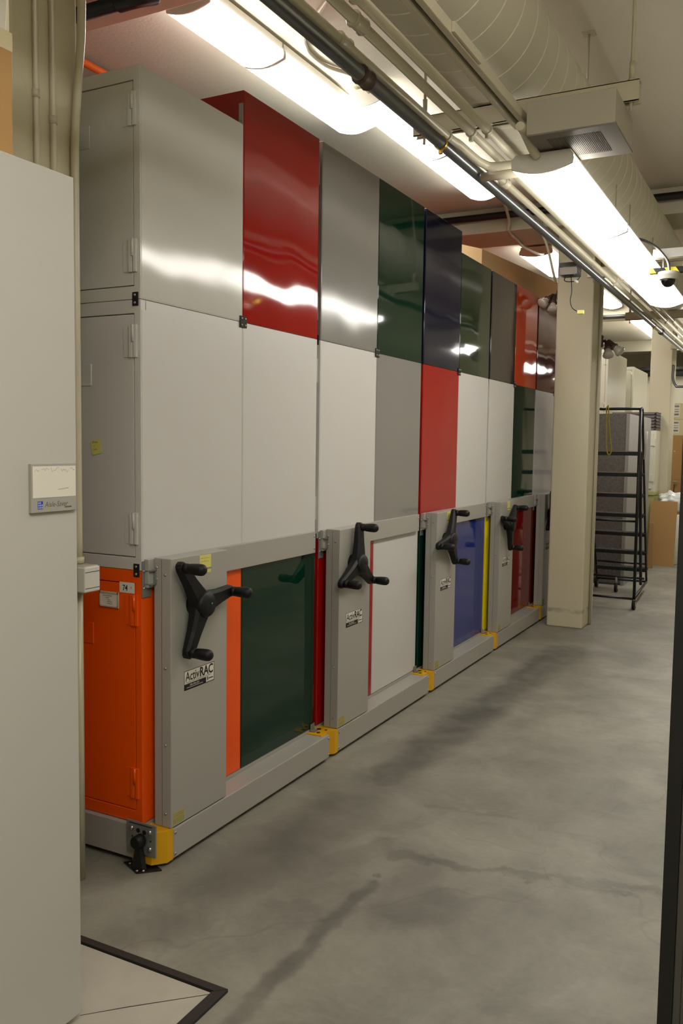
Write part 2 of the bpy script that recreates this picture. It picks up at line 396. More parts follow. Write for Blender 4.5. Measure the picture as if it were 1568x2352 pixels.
TOPS = [('light_grey_enamel', Z3), ('red_enamel', ZR), ('mid_grey_enamel', ZR), ('dark_green_enamel', ZR), ('navy_enamel', ZR),
        ('olive_green_enamel', Z3), ('brown_black_enamel', Z3), ('orange_red_enamel', Z3), ('maroon_enamel', Z3), ('orange_red_enamel', Z3)]
MIDS = ['white_enamel', 'white_enamel', 'white_enamel', 'mid_grey_enamel', 'bright_red_enamel', 'white_enamel', 'white_enamel', 'dark_green_enamel', 'lavender_grey_enamel', 'lavender_grey_enamel']
BOTS = ['orange_enamel', 'dark_green_enamel', 'red_enamel', 'white_enamel', 'dark_green_enamel', 'blue_enamel', 'yellow_enamel', 'deep_red_enamel', 'maroon_enamel', 'mid_grey_enamel']
LT = ['light grey steel cabinet topping the stack over the number 74 cabinet', 'tall dark red steel cabinet on top, beside the light grey one', 'tall mid grey steel cabinet on top, between red and dark green ones',
      'tall dark green steel cabinet on top, between grey and navy ones', 'tall navy blue steel cabinet on top, the last of the tall ones', 'shorter dark green cabinet on top beside the tall navy one',
      'brownish black glossy cabinet on top, next to an orange one', 'glossy orange cabinet on top, between brownish black and maroon ones', 'glossy maroon cabinet on top, by the cream column', 'orange cabinet on top, half hidden behind the cream column']
LM = ['white steel cabinet with a sticky note on its door, middle tier', 'white steel middle cabinet under the tall dark red one', 'white steel middle cabinet under the tall mid grey one', 'mid grey steel cabinet in the middle tier under a green one',
      'bright red glossy cabinet in the middle tier under the navy one', 'white steel middle cabinet right after the bright red one', 'white steel middle cabinet under the brownish black one', 'dark green middle cabinet mirroring the rolling ladder',
      'lavender grey middle cabinet under the maroon one', 'lavender grey middle cabinet hidden behind the cream column']
LB = ['bright orange steel cabinet numbered 74 A on the bottom carriage', 'dark green glossy bottom cabinet behind the first control panel frame', 'red bottom cabinet mostly behind the second control panel', 'white bottom cabinet framed by the second carriage',
      'dark green bottom cabinet hidden behind the third control panel', 'blue glossy bottom cabinet framed by the third carriage', 'yellow bottom cabinet in the gap behind the fourth control panel', 'dark red bottom cabinet framed by the fourth carriage',
      'maroon bottom cabinet behind the fifth control panel', 'grey bottom cabinet hidden by the cream column']
cab = {}
for i in range(10):
    y0 = i*D+(i//2)*G; y1 = y0+D; face = -1 if i % 2 == 0 else 1
    b_ = cabinet(LB[i], BOTS[i], 0, y0, y1, Z0, Z1, face)
    m_ = cabinet(LM[i], MIDS[i], 0, y0, y1, Z1, Z2, face)
    t_ = cabinet(LT[i], TOPS[i][0], 0, y0, y1, Z2, TOPS[i][1], face)
    cab[i] = (b_, m_, t_)
    if face < 0:
        bracket(t_, -0.022, y0, Z2, 'y'); bracket(m_, -0.022, y0, Z1, 'y')
    else:
        bracket(t_, 0.0014, y0, Z2, 'x', 0.05)
# mounting strip left on the tall red cabinet, above its neighbour
b = obj('mounting_strip', box(bm_(), -0.022, -0.001, D-0.004, D-0.0005, Z3+0.0, Z3+0.085, 0.001), 'zinc', cab[1][2])
for z in (Z3+0.018, Z3+0.068): screw(b, (-0.012, D-0.004, z), (0, -1, 0), 0.006)
# second column of stacks further into the row (their tops colour the ceiling)
BACK = {0: 'lavender_grey_enamel', 1: 'red_enamel', 7: 'pale_orange_enamel', 8: 'pale_orange_enamel', 9: 'pale_orange_enamel'}

for i, mm in BACK.items():
    y0 = i*D+(i//2)*G; y1 = y0+D; face = -1 if i % 2 == 0 else 1
    cn = mm.replace('pale_', '').split('_')[0].replace('lavender', 'grey')
    nb = ['light grey', 'tall dark red', '', '', '', 'shorter green', 'brownish black', 'orange', 'maroon', 'half hidden orange'][i]
    for za, zb, tier in ((Z0, Z1, 'bottom'), (Z1, Z2, 'middle'), (Z2, Z3, 'top')):
        cabinet('%s %s cabinet of the second row, behind the %s topped stack' % (cn, tier, nb), mm, -0.93, y0, y1, za, zb, face, latch=False, hinge=False)

# labels on the orange door
Yd = 0.0
def fy(x, z, y): return lambda a, b: (x+a, y, z+b)          # faces -Y
def fx(y, z, x): return lambda a, b: (x, y+a, z+b)          # faces +X
dr = cab[0][0]
lb = obj('number_label', box(bm_(), -0.104, -0.034, Yd-0.0012, Yd+0.001, 1.013, 1.052), 'paper_white', dr, 'white paper label printed 74 A')
b = bm_(); text_into(b, '74', 0.030, fy(-0.089, 1.021, Yd-0.0016), bold=0.0006, sx=0.8); text_into(b, 'A', 0.013, fy(-0.052, 1.030, Yd-0.0016), sx=0.8)
obj('label_print', b, 'ink_black', lb)
lb = obj('card_holder', box(bm_(), -0.198, -0.108, Yd-0.004, Yd+0.001, 0.953, 1.010, 0.001), 'paper_white', dr, 'typed card in a metal card holder')
b = bm_()
for xx, zz, ww in ((-0.182, 0.994, 0.045), (-0.170, 0.986, 0.018), (-0.160, 0.978, 0.013), (-0.160, 0.971, 0.022), (-0.160, 0.964, 0.022)):
    x = xx
    while x < xx+ww: box(b, x, x+0.0011, Yd-0.0046, Yd-0.004, zz, zz+0.0024); x += 0.0024
obj('typed_lines', b, 'ink_grey', lb)
b = bm_(); box(b, -0.198, -0.194, Yd-0.006, Yd-0.003, 0.953, 1.010); box(b, -0.112, -0.106, Yd-0.006, Yd-0.003, 0.951, 1.010); box(b, -0.198, -0.108, Yd-0.006, Yd-0.003, 0.953, 0.957); box(b, -0.198, -0.108, Yd-0.006, Yd-0.003, 1.003, 1.010)
obj('holder_frame', b, 'beige_plastic', lb)
# sticky note on the white door
sn = thing('sticky_note', (-0.215, -0.002, 1.517), 'tilted yellow sticky note on the white cabinet door', 'sticky note')
t2 = bm_(); box(t2, -0.024, 0.024, -0.0006, 0.0006, -0.026, 0.026); bmesh.ops.transform(t2, matrix=Matrix.Translation((-0.212, -0.0012, 1.545)) @ Matrix.Rotation(math.radians(-12), 4, 'Y'), verts=t2.verts)
obj('paper', t2, 'paper_yellow', sn)
b = bm_()
for xx, zz, n in ((-0.230, 1.560, 8), (-0.222, 1.548, 1), (-0.225, 1.533, 6)):
    for k in range(n): box(b, xx+k*0.0032, xx+k*0.0032+0.0012, -0.0026, -0.0018, zz, zz+random.uniform(0.004, 0.009))
obj('writing', b, 'ink_ochre', sn)

# ------------------------------------------------------------------ carriages
HANDLE = [7, 86, 67, 42, 100]
CL = ['grey mobile carriage under the orange and dark green cabinets', 'grey mobile carriage with a white cabinet in its frame', 'grey mobile carriage with a blue cabinet in its frame', 'grey mobile carriage with a dark red cabinet in its frame', 'grey mobile carriage half hidden by the cream column']
def carriage(k):
    o = k*PITCH; XF = 0.10
    t = thing('mobile_carriage', (-0.9, o+0.64, 0), CL[k], 'mobile carriage', 'mobile shelving carriages')
    obj('deck', box(bm_(), -1.85, 0.0, o+0.0, o+1.28, 0.06, 0.148), 'carriage_grey', t)
    obj('side_beam', box(bm_(), -1.86, -0.0, o-0.02, o+0.0, 0.022, 0.148, 0.002), 'carriage_grey', t)
    obj('side_beam', box(bm_(), -1.86, -0.0, o+1.265, o+1.283, 0.022, 0.148, 0.002), 'carriage_grey', t)
    for yy in (o+0.16, o+1.1):
        for xx in (-0.12, -1.7):
            obj('wheel', tube(bm_(), [(xx, yy-0.02, 0.04), (xx, yy+0.02, 0.04)], 0.04, 16), 'black_matte', t)
    eb = obj('end_beam', box(bm_(), 0.0, XF, o+0.055, o+1.272, 0.018, 0.133, 0.004), 'carriage_grey', t)
    for z in (0.035, 0.115):
        screw(eb, (XF, o+0.066, z), (1, 0, 0), 0.006); screw(eb, (XF, o+1.262, z), (1, 0, 0), 0.006)
    g1 = obj('corner_guard', prism(bm_(), [(-0.03, o-0.022), (0.06, o-0.022), (0.098, o+0.022), (0.098, o+0.056), (-0.03, o+0.056)], lambda p: (p[0], p[1], 0.016), lambda p: (p[0], p[1], 0.137)), 'guard_yellow', t)
    for px, py, rr in ((0.02, o-0.002, 0.012), (0.058, o+0.0, 0.007), (0.088, o+0.048, 0.005)):
        obj('bolt_hole', lathe(bm_(), [(rr, 0), (rr, 0.0012)], axis((px, py, 0.137), (0, 0, 1)), 12), 'black_matte', g1)
    g2 = obj('corner_guard', prism(bm_(), [(-0.02, o+1.22), (0.080, o+1.22), (0.092, o+1.262), (0.07, o+1.283), (-0.02, o+1.283)], lambda p: (p[0], p[1], 0.10), lambda p: (p[0], p[1], 0.138)), 'guard_yellow', t)
    obj('bolt_hole', lathe(bm_(), [(0.010, 0), (0.010, 0.0012)], axis((0.045, o+1.255, 0.138), (0, 0, 1)), 12), 'black_matte', g2)
    obj('stop_angle', box(box(bm_(), 0.004, 0.03, o+1.245, o+1.283, 0.139, 0.142), 0.004, 0.007, o+1.245, o+1.283, 0.139, 0.175), 'steel_plate', t)
    cp = obj('control_panel', box(bm_(), 0.022, XF, o+0.042, o+0.392, 0.138, 1.145, 0.003), 'carriage_grey', t)
    obj('panel_seam', box(bm_(), 0.058, 0.0592, o+0.0412, o+0.0425, 0.142, 1.14), 'ink_grey', cp)
    for z in (0.19, 0.45, 0.74, 1.085): screw(cp, (0.075, o+0.042, z), (0, -1, 0), 0.005)
    for z in (1.068, 1.110): screw(cp, (0.035, o+0.042, z), (0, -1, 0), 0.006)
    rl = obj('top_rail', box(bm_(), 0.002, 0.022, o+0.012, o+1.245, 1.037, 1.141, 0.002), 'carriage_grey', t)
    for z in (1.06, 1.118): screw(rl, (0.022, o+1.232, z), (1, 0, 0), 0.005)
    b = bm_(); box(b, 0.002, 0.006, o-0.002, o+0.045, 1.000, 1.135, 0.0012); box(b, 0.004, 0.035, o+0.010, o+0.042, 1.098, 1.102); box(b, 0.004, 0.035, o+0.010, o+0.042, 1.048, 1.052); box(b, 0.006, 0.035, o+0.038, o+0.042, 1.05, 1.10)
    br = obj('rail_bracket', b, 'steel_plate', t)
    for z in (1.035, 1.098): screw(br, (0.006, o+0.006, z), (1, 0, 0), 0.006)
    # handle: hub, three arms, three knobs
    hy, hz, hx = o+0.175, 0.965, XF
    h = obj('handle', lathe(bm_(), [(0.045, 0.0), (0.045, 0.012), (0.050, 0.03), (0.050, 0.062), (0.044, 0.072), (0.012, 0.076)], axis((hx, hy, hz), (1, 0, 0)), 28), 'black_plastic', t, 'black three-arm turning handle')
    obj('lock_button', lathe(bm_(), [(0.0032, 0), (0.0032, 0.003)], axis((hx+0.076, hy+0.012, hz+0.004), (1, 0, 0)), 10), 'green_led' if k == 0 else 'black_steel', h)
    for q in range(3):
        a = math.radians(HANDLE[k]+120*q); c, s = math.cos(a), math.sin(a); L_ = 0.185
        def P(r, wv, xx): return (hx+xx, hy+c*r-s*wv, hz+s*r+c*wv)
        b = bm_(); secs = []
        for r, hw, xb, xt in ((0.02, 0.044, 0.014, 0.062), (0.06, 0.036, 0.016, 0.060), (0.11, 0.028, 0.017, 0.056), (L_, 0.024, 0.018, 0.050), (L_+0.016, 0.018, 0.019, 0.047), (L_+0.024, 0.008, 0.021, 0.043)):
            ring = []
            for wv, xx in ((-hw, xb+0.006), (-hw, xt-0.012), (-hw*0.72, xt), (hw*0.72, xt), (hw, xt-0.012), (hw, xb+0.006), (hw*0.8, xb), (-hw*0.8, xb)): ring.append(b.verts.new(P(r, wv, xx)))
            secs.append(ring)
        for u_, v_ in zip(secs, secs[1:]):
            for e in range(8):
                f = b.faces.new((u_[e], u_[(e+1) % 8], v_[(e+1) % 8], v_[e])); f.smooth = False
        b.faces.new(secs[0]); b.faces.new(secs[-1][::-1])
        obj('arm', b, 'black_plastic', h)
        obj('knob', lathe(bm_(), [(0.019, 0.0), (0.019, 0.018), (0.0165, 0.020), (0.0165, 0.024), (0.0195, 0.026), (0.0215, 0.052), (0.022, 0.072), (0.020, 0.083), (0.013, 0.091), (0.002, 0.094)], axis(P(L_, 0, 0.046), (1, 0, 0)), 20), 'black_plastic', h)
    # sticker
    sy, sz, sw, sh = o+0.118, 0.640, 0.188, 0.074
    X_ = XF+0.0009
    b = bm_(); box(b, XF-0.001, XF+0.0008, sy, sy+sw, sz, sz+sh); st = obj('sticker', b, 'paper_white', t, 'black and white name sticker reading ActivRAC')
    b = bm_()
    e_ = 0.0022
    for (a0, a1, c0, c1) in ((0, sw, sh-e_, sh), (0, e_, 0, sh), (sw-e_, sw, 0, sh), (0, sw, 0, e_), (0, sw*0.72, 0, sh*0.31)):
        box(b, XF+0.0008, X_+0.0003, sy+a0, sy+a1, sz+c0, sz+c1)
    text_into(b, 'Activ', 0.050, fx(sy+0.008, sz+0.034, X_+0.0006), sx=0.80, bold=0.0003)
    text_into(b, 'RAC', 0.050, fx(sy+0.094, sz+0.034, X_+0.0006), bold=0.0012, sx=0.87)
    box(b, XF+0.0008, X_+0.0003, sy+sw*0.76, sy+sw*0.785, sz+0.008, sz+0.023); box(b, XF+0.0008, X_+0.0003, sy+sw*0.80, sy+sw*0.96, sz+0.012, sz+0.016)
    obj('sticker_print', b, 'ink_black', st)
    b = bm_(); text_into(b, 'MOBILIZED STORAGE SYSTEM', 0.0075, fx(sy+0.009, sz+0.0255, X_+0.0006), sx=1.55); obj('sticker_small_print', b, 'ink_grey', st)
    b = bm_(); x = sy+0.035
    for q in range(11): box(b, X_+0.0003, X_+0.0008, x, x+0.0035, sz+0.0125, sz+0.019-(q % 4 == 3)*0.004); x += 0.0052
    x = sy+0.015
    for q in range(28): box(b, X_+0.0003, X_+0.0008, x, x+0.0022, sz+0.006, sz+0.009+(q % 3)*0.0005); x += 0.0036
    obj('sticker_light_print', b, 'ink_pencil', st)
    # aged weight tag
    ty, tz = o+0.052, 0.146
    tg = obj('load_tag', box(bm_(), XF-0.001, XF+0.0006, ty, ty+0.066, tz, tz+0.046), 'paper_aged', t)
    b = bm_()
    for q in range(6): box(b, XF+0.0006, XF+0.001, ty+0.004+q*0.011, ty+0.008+q*0.011, tz+0.004, tz+0.022)
    box(b, XF+0.0006, XF+0.001, ty+0.004, ty+0.06, tz+0.030, tz+0.033); box(b, XF+0.0006, XF+0.001, ty+0.02, ty+0.06, tz+0.037, tz+0.040)
    obj('tag_print', b, 'ink_ochre', tg)
    return t
NL = ['yellow handwritten note taped above the handle beside the orange cabinet', 'yellow handwritten note taped above the handle beside the white-framed cabinet', 'yellow handwritten note taped above the handle beside the blue cabinet', 'yellow handwritten note taped above the handle beside the dark red cabinet', 'yellow handwritten note taped on the control panel by the cream column']
for k in range(5):
    carriage(k); o = k*PITCH
    n = thing('paper_note', (0.10, o+0.248, 1.072), NL[k], 'paper note')
    obj('paper', box(bm_(), 0.1001, 0.1008, o+0.212, o+0.284, 1.070, 1.140), 'paper_yellow', n)
    obj('tape', box(bm_(), 0.1008, 0.1013, o+0.207, o+0.288, 1.083, 1.089), 'plain_grey', n)
    b = bm_()
    for zz, n0, n1 in ((1.126, 0, 11), (1.114, 0, 10), (1.102, 0, 4)):
        for q in range(n0, n1): box(b, 0.1008, 0.1011, o+0.216+q*0.0058, o+0.216+q*0.0058+random.uniform(0.002, 0.0048), zz, zz+random.uniform(0.001, 0.003))
    obj('writing', b, 'ink_ochre', n)
# stop plate and floor stop of the first carriage
t = [o for o in COL.objects if o.get('label') == CL[0]][0]
sp = obj('stop_plate', box(bm_(), -0.05, 0.086, -0.030, -0.024, 0.052, 0.172, 0.001), 'steel_plate', t)
for xx in (-0.026, 0.060):
    for zz in (0.080, 0.144): obj('bolt', lathe(bm_(), [(0.010, 0), (0.010, 0.003), (0.006, 0.007), (0.001, 0.008)], axis((xx, -0.030, zz), (0, -1, 0)), 12), 'zinc', sp)
b = bm_()
for xx, zz in ((0.005, 0.140), (0.034, 0.138)): lathe(b, [(0.009, 0), (0.009, 0.001)], axis((xx, -0.030, zz), (0, -1, 0)), 12)
box(b, -0.026, -0.020, -0.031, -0.030, 0.110, 0.116); box(b, 0.060, 0.066, -0.031, -0.030, 0.108, 0.114); box(b, -0.036, 0.070, -0.031, -0.030, 0.162, 0.165)
obj('plate_holes', b, 'black_matte', sp)
fs = thing('floor_stop', (0.0, -0.075, 0), 'black floor-bolted stop with round head below the yellow corner guard', 'floor stop')
obj('base_plate', prism(bm_(), [(-0.062, -0.034), (0.034, -0.075), (0.10, -0.012), (0.0, 0.028)], lambda p: (p[0]-0.0, p[1]+0.0, 0.0005), lambda p: (p[0], p[1], 0.006)), 'black_steel', fs)
obj('upright', prism(bm_(), [(-0.026, 0.006), (0.028, 0.006), (0.012, 0.085), (0.012, 0.11), (-0.010, 0.11), (-0.010, 0.085)], lambda p: (p[0]+0.024, -0.060, p[1]), lambda p: (p[0]+0.024, -0.038, p[1])), 'black_steel', fs)
obj('roller_head', lathe(bm_(), [(0.022, 0), (0.024, 0.004), (0.024, 0.034), (0.020, 0.038)], axis((0.026, -0.036, 0.112), (0, -1, 0)), 20), 'black_plastic', fs)
for px, py in ((-0.03, -0.035), (0.0, -0.05), (0.05, -0.055), (0.03, -0.066)): obj('bolt', lathe(bm_(), [(0.006, 0), (0.006, 0.004), (0.003, 0.006)], axis((px, py, 0.006), (0, 0, 1)), 8), 'zinc', fs)

# ------------------------------------------------------------------ white mobile shelving, left foreground
XP = 0.45
t = thing('mobile_shelving', (-0.6, -1.25, 0), 'white mobile shelving end panel with a card holder, left foreground', 'shelving')
obj('end_panel', box(bm_(), XP-0.03, XP, -1.75, -0.772, 0.03, 2.225, 0.002), 'putty_enamel', t)
obj('shelf_case', box(bm_(), -1.9, XP-0.03, -1.74, -0.79, 0.03, 2.215), 'putty_enamel', t)
obj('plinth', box(bm_(), -1.9, XP-0.05, -1.72, -0.80, 0.004, 0.03), 'black_matte', t)
hd = obj('card_frame', box(bm_(), XP, XP+0.010, -0.930, -0.783, 1.392, 1.511, 0.001), 'carriage_grey', t, 'aluminium card frame reading Aisle-Saver')
pc = obj('card', box(bm_(), XP+0.0095, XP+0.0108, -0.926, -0.786, 1.428, 1.505), 'paper_white', hd)
b = bm_(); yy = -0.921; rs = random.Random(3)
while yy < -0.793:
    n_ = rs.choice((3, 4, 5)); pts = []
    for q in range(n_*2): pts.append((XP+0.0110, yy+q*0.0028+rs.uniform(-0.001, 0.001), 1.494+rs.uniform(-0.004, 0.008)))
    tube(b, smooth_path(pts, 3), 0.0004, 4); yy += n_*0.0056+0.004
x = -0.845
for q in range(8): box(b, XP+0.0108, XP+0.0112, x, x+0.0028, 1.4455+q*0.0004, 1.448+q*0.0004); x += 0.0045
obj('card_writing', b, 'ink_pencil', hd)
b = bm_(); text_into(b, 'Aisle-Saver', 0.019, fx(-0.889, 1.4045, XP+0.0104), shear=0.25, sx=0.88); 
x = -0.823
for q in range(8): box(b, XP+0.010, XP+0.0106, x, x+0.0022, 1.4005, 1.4035); x += 0.0029
obj('frame_print', b, 'ink_grey', hd)
b = bm_(); box(b, XP+0.0095, XP+0.0104, -0.911, -0.895, 1.400, 1.4195); obj('logo', b, 'ink_blue', hd)
b = bm_()
for r in range(3):
    for c in range(3):
        if r == 2 and c == 2: continue
        box(b, XP+0.0104, XP+0.0108, -0.9100+c*0.0051, -0.9062+c*0.0051, 1.4015+r*0.0060, 1.4058+r*0.0060)
obj('logo_squares', b, 'ink_lightblue', hd)
# carton on top of the shelving
t = thing('carton', (0.1, -1.17, 2.216), 'brown cardboard carton on top of the white shelving', 'carton')
obj('carton_body', box(bm_(), -0.25, 0.38, -1.45, -0.898, 2.2165, 2.507, 0.002), 'cardboard', t)
obj('rim_tape', box(bm_(), -0.252, 0.382, -1.452, -0.896, 2.490, 2.535, 0.002), 'cardboard_pale', t)
obj('flap', prism(bm_(), [(-1.45, 2.535), (-0.915, 2.535), (-0.905, 2.70), (-1.45, 2.70)], lambda p: (0.372, p[0], p[1]), lambda p: (0.378, p[0], p[1])), 'paper_white', t)

# ------------------------------------------------------------------ conduits on the near column
CC = 'cream conduits clipped to the near column'
for y, r, lab in ((-0.352, 0.010, 'cream vertical conduit on the near column, farthest from the cabinets'), (-0.281, 0.011, 'middle cream vertical conduit on the near column')):
    t = thing('conduit', (-0.117, y, 0), lab, 'conduit')
    obj('pipe', tube(bm_(), [(-0.124, y, 0.0), (-0.124, y, CEIL)], r, 14), 'cream_conduit', t)
    obj('coupling', tube(bm_(), [(-0.124, y, 2.66 if y < -0.3 else 2.60), (-0.124, y, 2.685 if y < -0.3 else 2.625)], r+0.0025, 14), 'cream_conduit', t)
t = thing('conduit', (-0.113, -0.196, 0), 'cream conduit running down the column corner into the control box', 'conduit')
obj('pipe', tube(bm_(), smooth_path([(-0.113, -0.196, 1.142), (-0.113, -0.196, 2.0), (-0.113, -0.196, 2.45), (-0.113, -0.193, 2.6), (-0.105, -0.182, 2.8), (-0.098, -0.174, 3.0), (-0.095, -0.172, CEIL)]), 0.014, 14), 'cream_conduit', t)
obj('lower_pipe', tube(bm_(), [(-0.113, -0.196, 0.0), (-0.113, -0.196, 1.046)], 0.014, 14), 'cream_conduit', t)
obj('coupling', tube(bm_(), [(-0.113, -0.196, 1.142), (-0.113, -0.196, 1.165)], 0.019, 14), 'cream_conduit', t)
t = thing('control_box', (-0.085, -0.205, 1.045), 'small beige wall control box on the near column', 'control box')
obj('case', box(bm_(), -0.13, -0.045, -0.24, -0.172, 1.047, 1.140, 0.004), 'beige_plastic', t)
obj('cover', box(bm_(), -0.075, -0.040, -0.243, -0.169, 1.050, 1.137, 0.004), 'white_plastic', t)
for z in (1.062, 1.118): obj('slit', box(bm_(), -0.0405, -0.0395, -0.240, -0.172, z, z+0.0025), 'ink_grey', t)

# ------------------------------------------------------------------ light fixtures
def fixture(x0, x1, y0, y1, zb, label, group, hang=None, name='fluorescent_light'):
    t = thing(name, ((x0+x1)/2, (y0+y1)/2, zb), label, 'light fixture', group)
    W = x1-x0; hgt = 0.085 if hang is None else 0.078; n = 10
    prof = [(x0+0.006, zb+0.062), (x0, zb+0.045), (x0+0.006, zb+0.026)]
    for k in range(1, n):
        u = k/n; prof.append((x0+0.006+(W-0.012)*u, zb+0.026-0.026*math.sin(math.pi*u)))
    prof += [(x1-0.006, zb+0.026), (x1, zb+0.045), (x1-0.006, zb+0.062)]
    obj('diffuser', prism(bm_(), prof, lambda p: (p[0], y0+0.012, p[1]), lambda p: (p[0], y1-0.012, p[1])), 'diffuser', t)
    obj('housing', box(bm_(), x0+0.012, x1-0.012, y0+0.003, y1-0.003, zb+0.058, zb+(hgt+0.02 if hang is None else 0.080), 0.003), 'fixture_white', t)
    for ya, yb in ((y0, y0+0.010), (y1-0.010, y1)):
        cap = [(x0+0.004, zb+0.064), (x0+0.001, zb+0.045), (x0+0.004, zb+0.027)]+[(x0+0.003+(W-0.006)*k/n, zb+0.027-0.025*math.sin(math.pi*k/n)) for k in range(1, n)]+[(x1-0.004, zb+0.027), (x1-0.001, zb+0.045), (x1-0.004, zb+0.064), (x1-0.014, zb+hgt-0.002), (x0+0.014, zb+hgt-0.002)]
        obj('end_cap', prism(bm_(), cap, lambda p: (p[0], ya, p[1]), lambda p: (p[0], yb, p[1])), 'fixture_white', t)
    if hang is not None:
        for yy in (y0+0.25, y1-0.12): obj('hanger_rod', tube(bm_(), [(x1-0.04, yy, zb+0.08), (x1-0.04, yy, hang)], 0.003, 6), 'cream_conduit', t)
    return t
G1 = 'ceiling mounted tube lights above the cabinet row'; G2 = 'tube lights hung over the aisle'
zc = CEIL-0.105-0.001
fixture(-0.585, -0.335, 0.86, 1.50, zc-0.02, 'glowing tube light on the ceiling above the light grey top cabinet', G1)
fixture(-0.585, -0.335, 1.505, 2.57, zc-0.02, 'glowing tube light on the ceiling above the tall red cabinet', G1)
fixture(-0.33, -0.10, 2.18, 3.24, zc-0.02, 'glowing ceiling tube light fed by a bent conduit, above the tall grey cabinet', G1)
fixture(-0.33, -0.10, 3.245, 4.32, zc-0.02, 'glowing ceiling tube light above the tall navy cabinet', G1)
fixture(-0.57, -0.22, 6.5, 7.72, zc-0.02, 'glowing ceiling tube light behind the tan cardboard sheet', G1)
for y, lab in ((8.4, 'ceiling tube light beyond the one behind the cardboard sheet'), (9.12, 'ceiling tube light over the first far pale cabinet stack')): fixture(-0.45, -0.2, y, y+(0.7 if y < 9 else 1.15), zc-0.02, lab, G1)
for k, y in enumerate((11.4, 12.62, 13.9)): fixture(-0.35, -0.10, y, y+1.2, zc-0.02, '%s distant ceiling tube light beyond the second column' % ['nearest', 'middle', 'farthest'][k], G1)
for k, (y, lab) in enumerate(((0.84, 'glowing tube light under the grilled grey box'), (1.987, 'glowing tube light in the middle of the aisle run'), (3.134, 'glowing tube light behind the dome camera'))):
    fixture(1.075, 1.31, y, y+1.145, 2.58, lab, G2, 2.80)
ORD = ['first', 'second', 'third']
for k, y in enumerate((6.3, 7.45, 8.6)): fixture(1.075, 1.31, y, y+1.145, 2.58, '%s tube light of the second run over the aisle, past the cream column' % ORD[k], G2, 2.80)
for k, y in enumerate((10.9, 12.05, 13.2)): fixture(1.075, 1.31, y, y+1.145, 2.58, '%s tube light of the far run over the aisle, past the second column' % ORD[k], G2, 2.80)
for x, y, lab in ((1.75, -3.7, 'added unseen tube light over the entrance behind the dark door'), (1.75, -2.43, 'added unseen tube light between the entrance and the white mobile shelving'), (2.35, -2.7, 'added unseen tube light along the right wall before the dark door'), (2.35, -1.40, 'added unseen tube light along the right wall above the dark door')): fixture(x, x+0.25, y, y+1.262, 2.95, lab, G2, CEIL)  # lights added out of view around the camera to brighten the near surfaces
fixture(-0.585, -0.335, -1.75, -0.55, zc-0.02, 'added unseen ceiling tube light over the white mobile shelving', G1)  # unseen light added to brighten the first cabinet doors
# mount for the hung light: conduit stub under the grey box
obj('light_feed_conduit', tube(bm_(), smooth_path([(1.160, 0.66, 2.70), (1.158, 0.74, 2.695), (1.165, 0.80, 2.665), (1.175, 0.838, 2.645)]), 0.016, 12), 'cream_conduit', None, 'short cream conduit from the grey box to the hung light', 'conduit')

# ------------------------------------------------------------------ overhead: duct, struts, conduits
DX, DZ, DR = 0.976, 3.090, 0.2255
t = thing('round_duct', (DX, 6, DZ-DR), 'large cream spiral round duct along the ceiling', 'duct')
obj('duct_shell', tube(bm_(), [(DX, y, DZ) for y in (-3.9, 0, 4, 8, 12, 16.9)], DR, 64), 'duct_paint', t)
b = bm_(); pts = []; n = 40; pitch = 0.15; turns = int(20.5/pitch)
prev = None
for k in range(turns*n+1):
    a = 2*math.pi*k/n; y = -3.8+pitch*k/n
    ring = [b.verts.new((DX+(DR+h_)*math.cos(a), y+dy, DZ+(DR+h_)*math.sin(a))) for h_, dy in ((-0.001, -0.006), (0.0016, -0.002), (0.0016, 0.002), (-0.001, 0.006))]
    if prev:
        for e in range(3): b.faces.new((prev[e], prev[e+1], ring[e+1], ring[e])).smooth = True
    prev = ring
obj('spiral_seam', b, 'duct_seam', t)
obj('duct_hanger', tube(bm_(), [(1.06, 2.12, CEIL), (1.06, 2.12, 3.28)], 0.006, 8), 'cream_conduit', t)
obj('hanger_plate', box(bm_(), 1.03, 1.09, 2.09, 2.15, CEIL-0.006, CEIL), 'cream_conduit', t)

def strut(y, x0, x1, label, z0=2.79, z1=2.862, m='cream_paint'):
    t = thing('trapeze_strut', ((x0+x1)/2, y, z0), label, 'strut', 'trapeze struts carrying the duct and conduits')
    b = bm_(); box(b, x0, x1, y-0.022, y-0.019, z0, z1); box(b, x0, x1, y+0.019, y+0.022, z0, z1); box(b, x0, x1, y-0.022, y+0.022, z1-0.003, z1)
    box(b, x0, x1, y-0.022, y-0.012, z0, z0+0.003); box(b, x0, x1, y+0.012, y+0.022, z0, z0+0.003)
    obj('channel', b, m, t)
    for x in (x0+0.04, x1-0.03):
        obj('threaded_rod', tube(bm_(), [(x, y, z0-0.03), (x, y, CEIL)], 0.006, 8), 'cream_conduit', t)
        obj('nut', lathe(bm_(), [(0.013, 0), (0.013, 0.012)], axis((x, y, z1), (0, 0, 1)), 6), 'cream_conduit', t)
        obj('coupling_sleeve', tube(bm_(), [(x, y, z1+0.012), (x, y, z1+0.07)], 0.010, 8), 'cream_conduit', t)
    return t
strut(0.86, 0.672, 1.531, 'cream trapeze strut behind the grilled grey box')
strut(4.07, 0.672, 1.36, 'cream trapeze strut before the cream column')
strut(6.33, 0.547, 1.531, 'cream trapeze strut past the cream column')
strut(9.06, 0.62, 1.531, 'farthest cream trapeze strut near the second column')

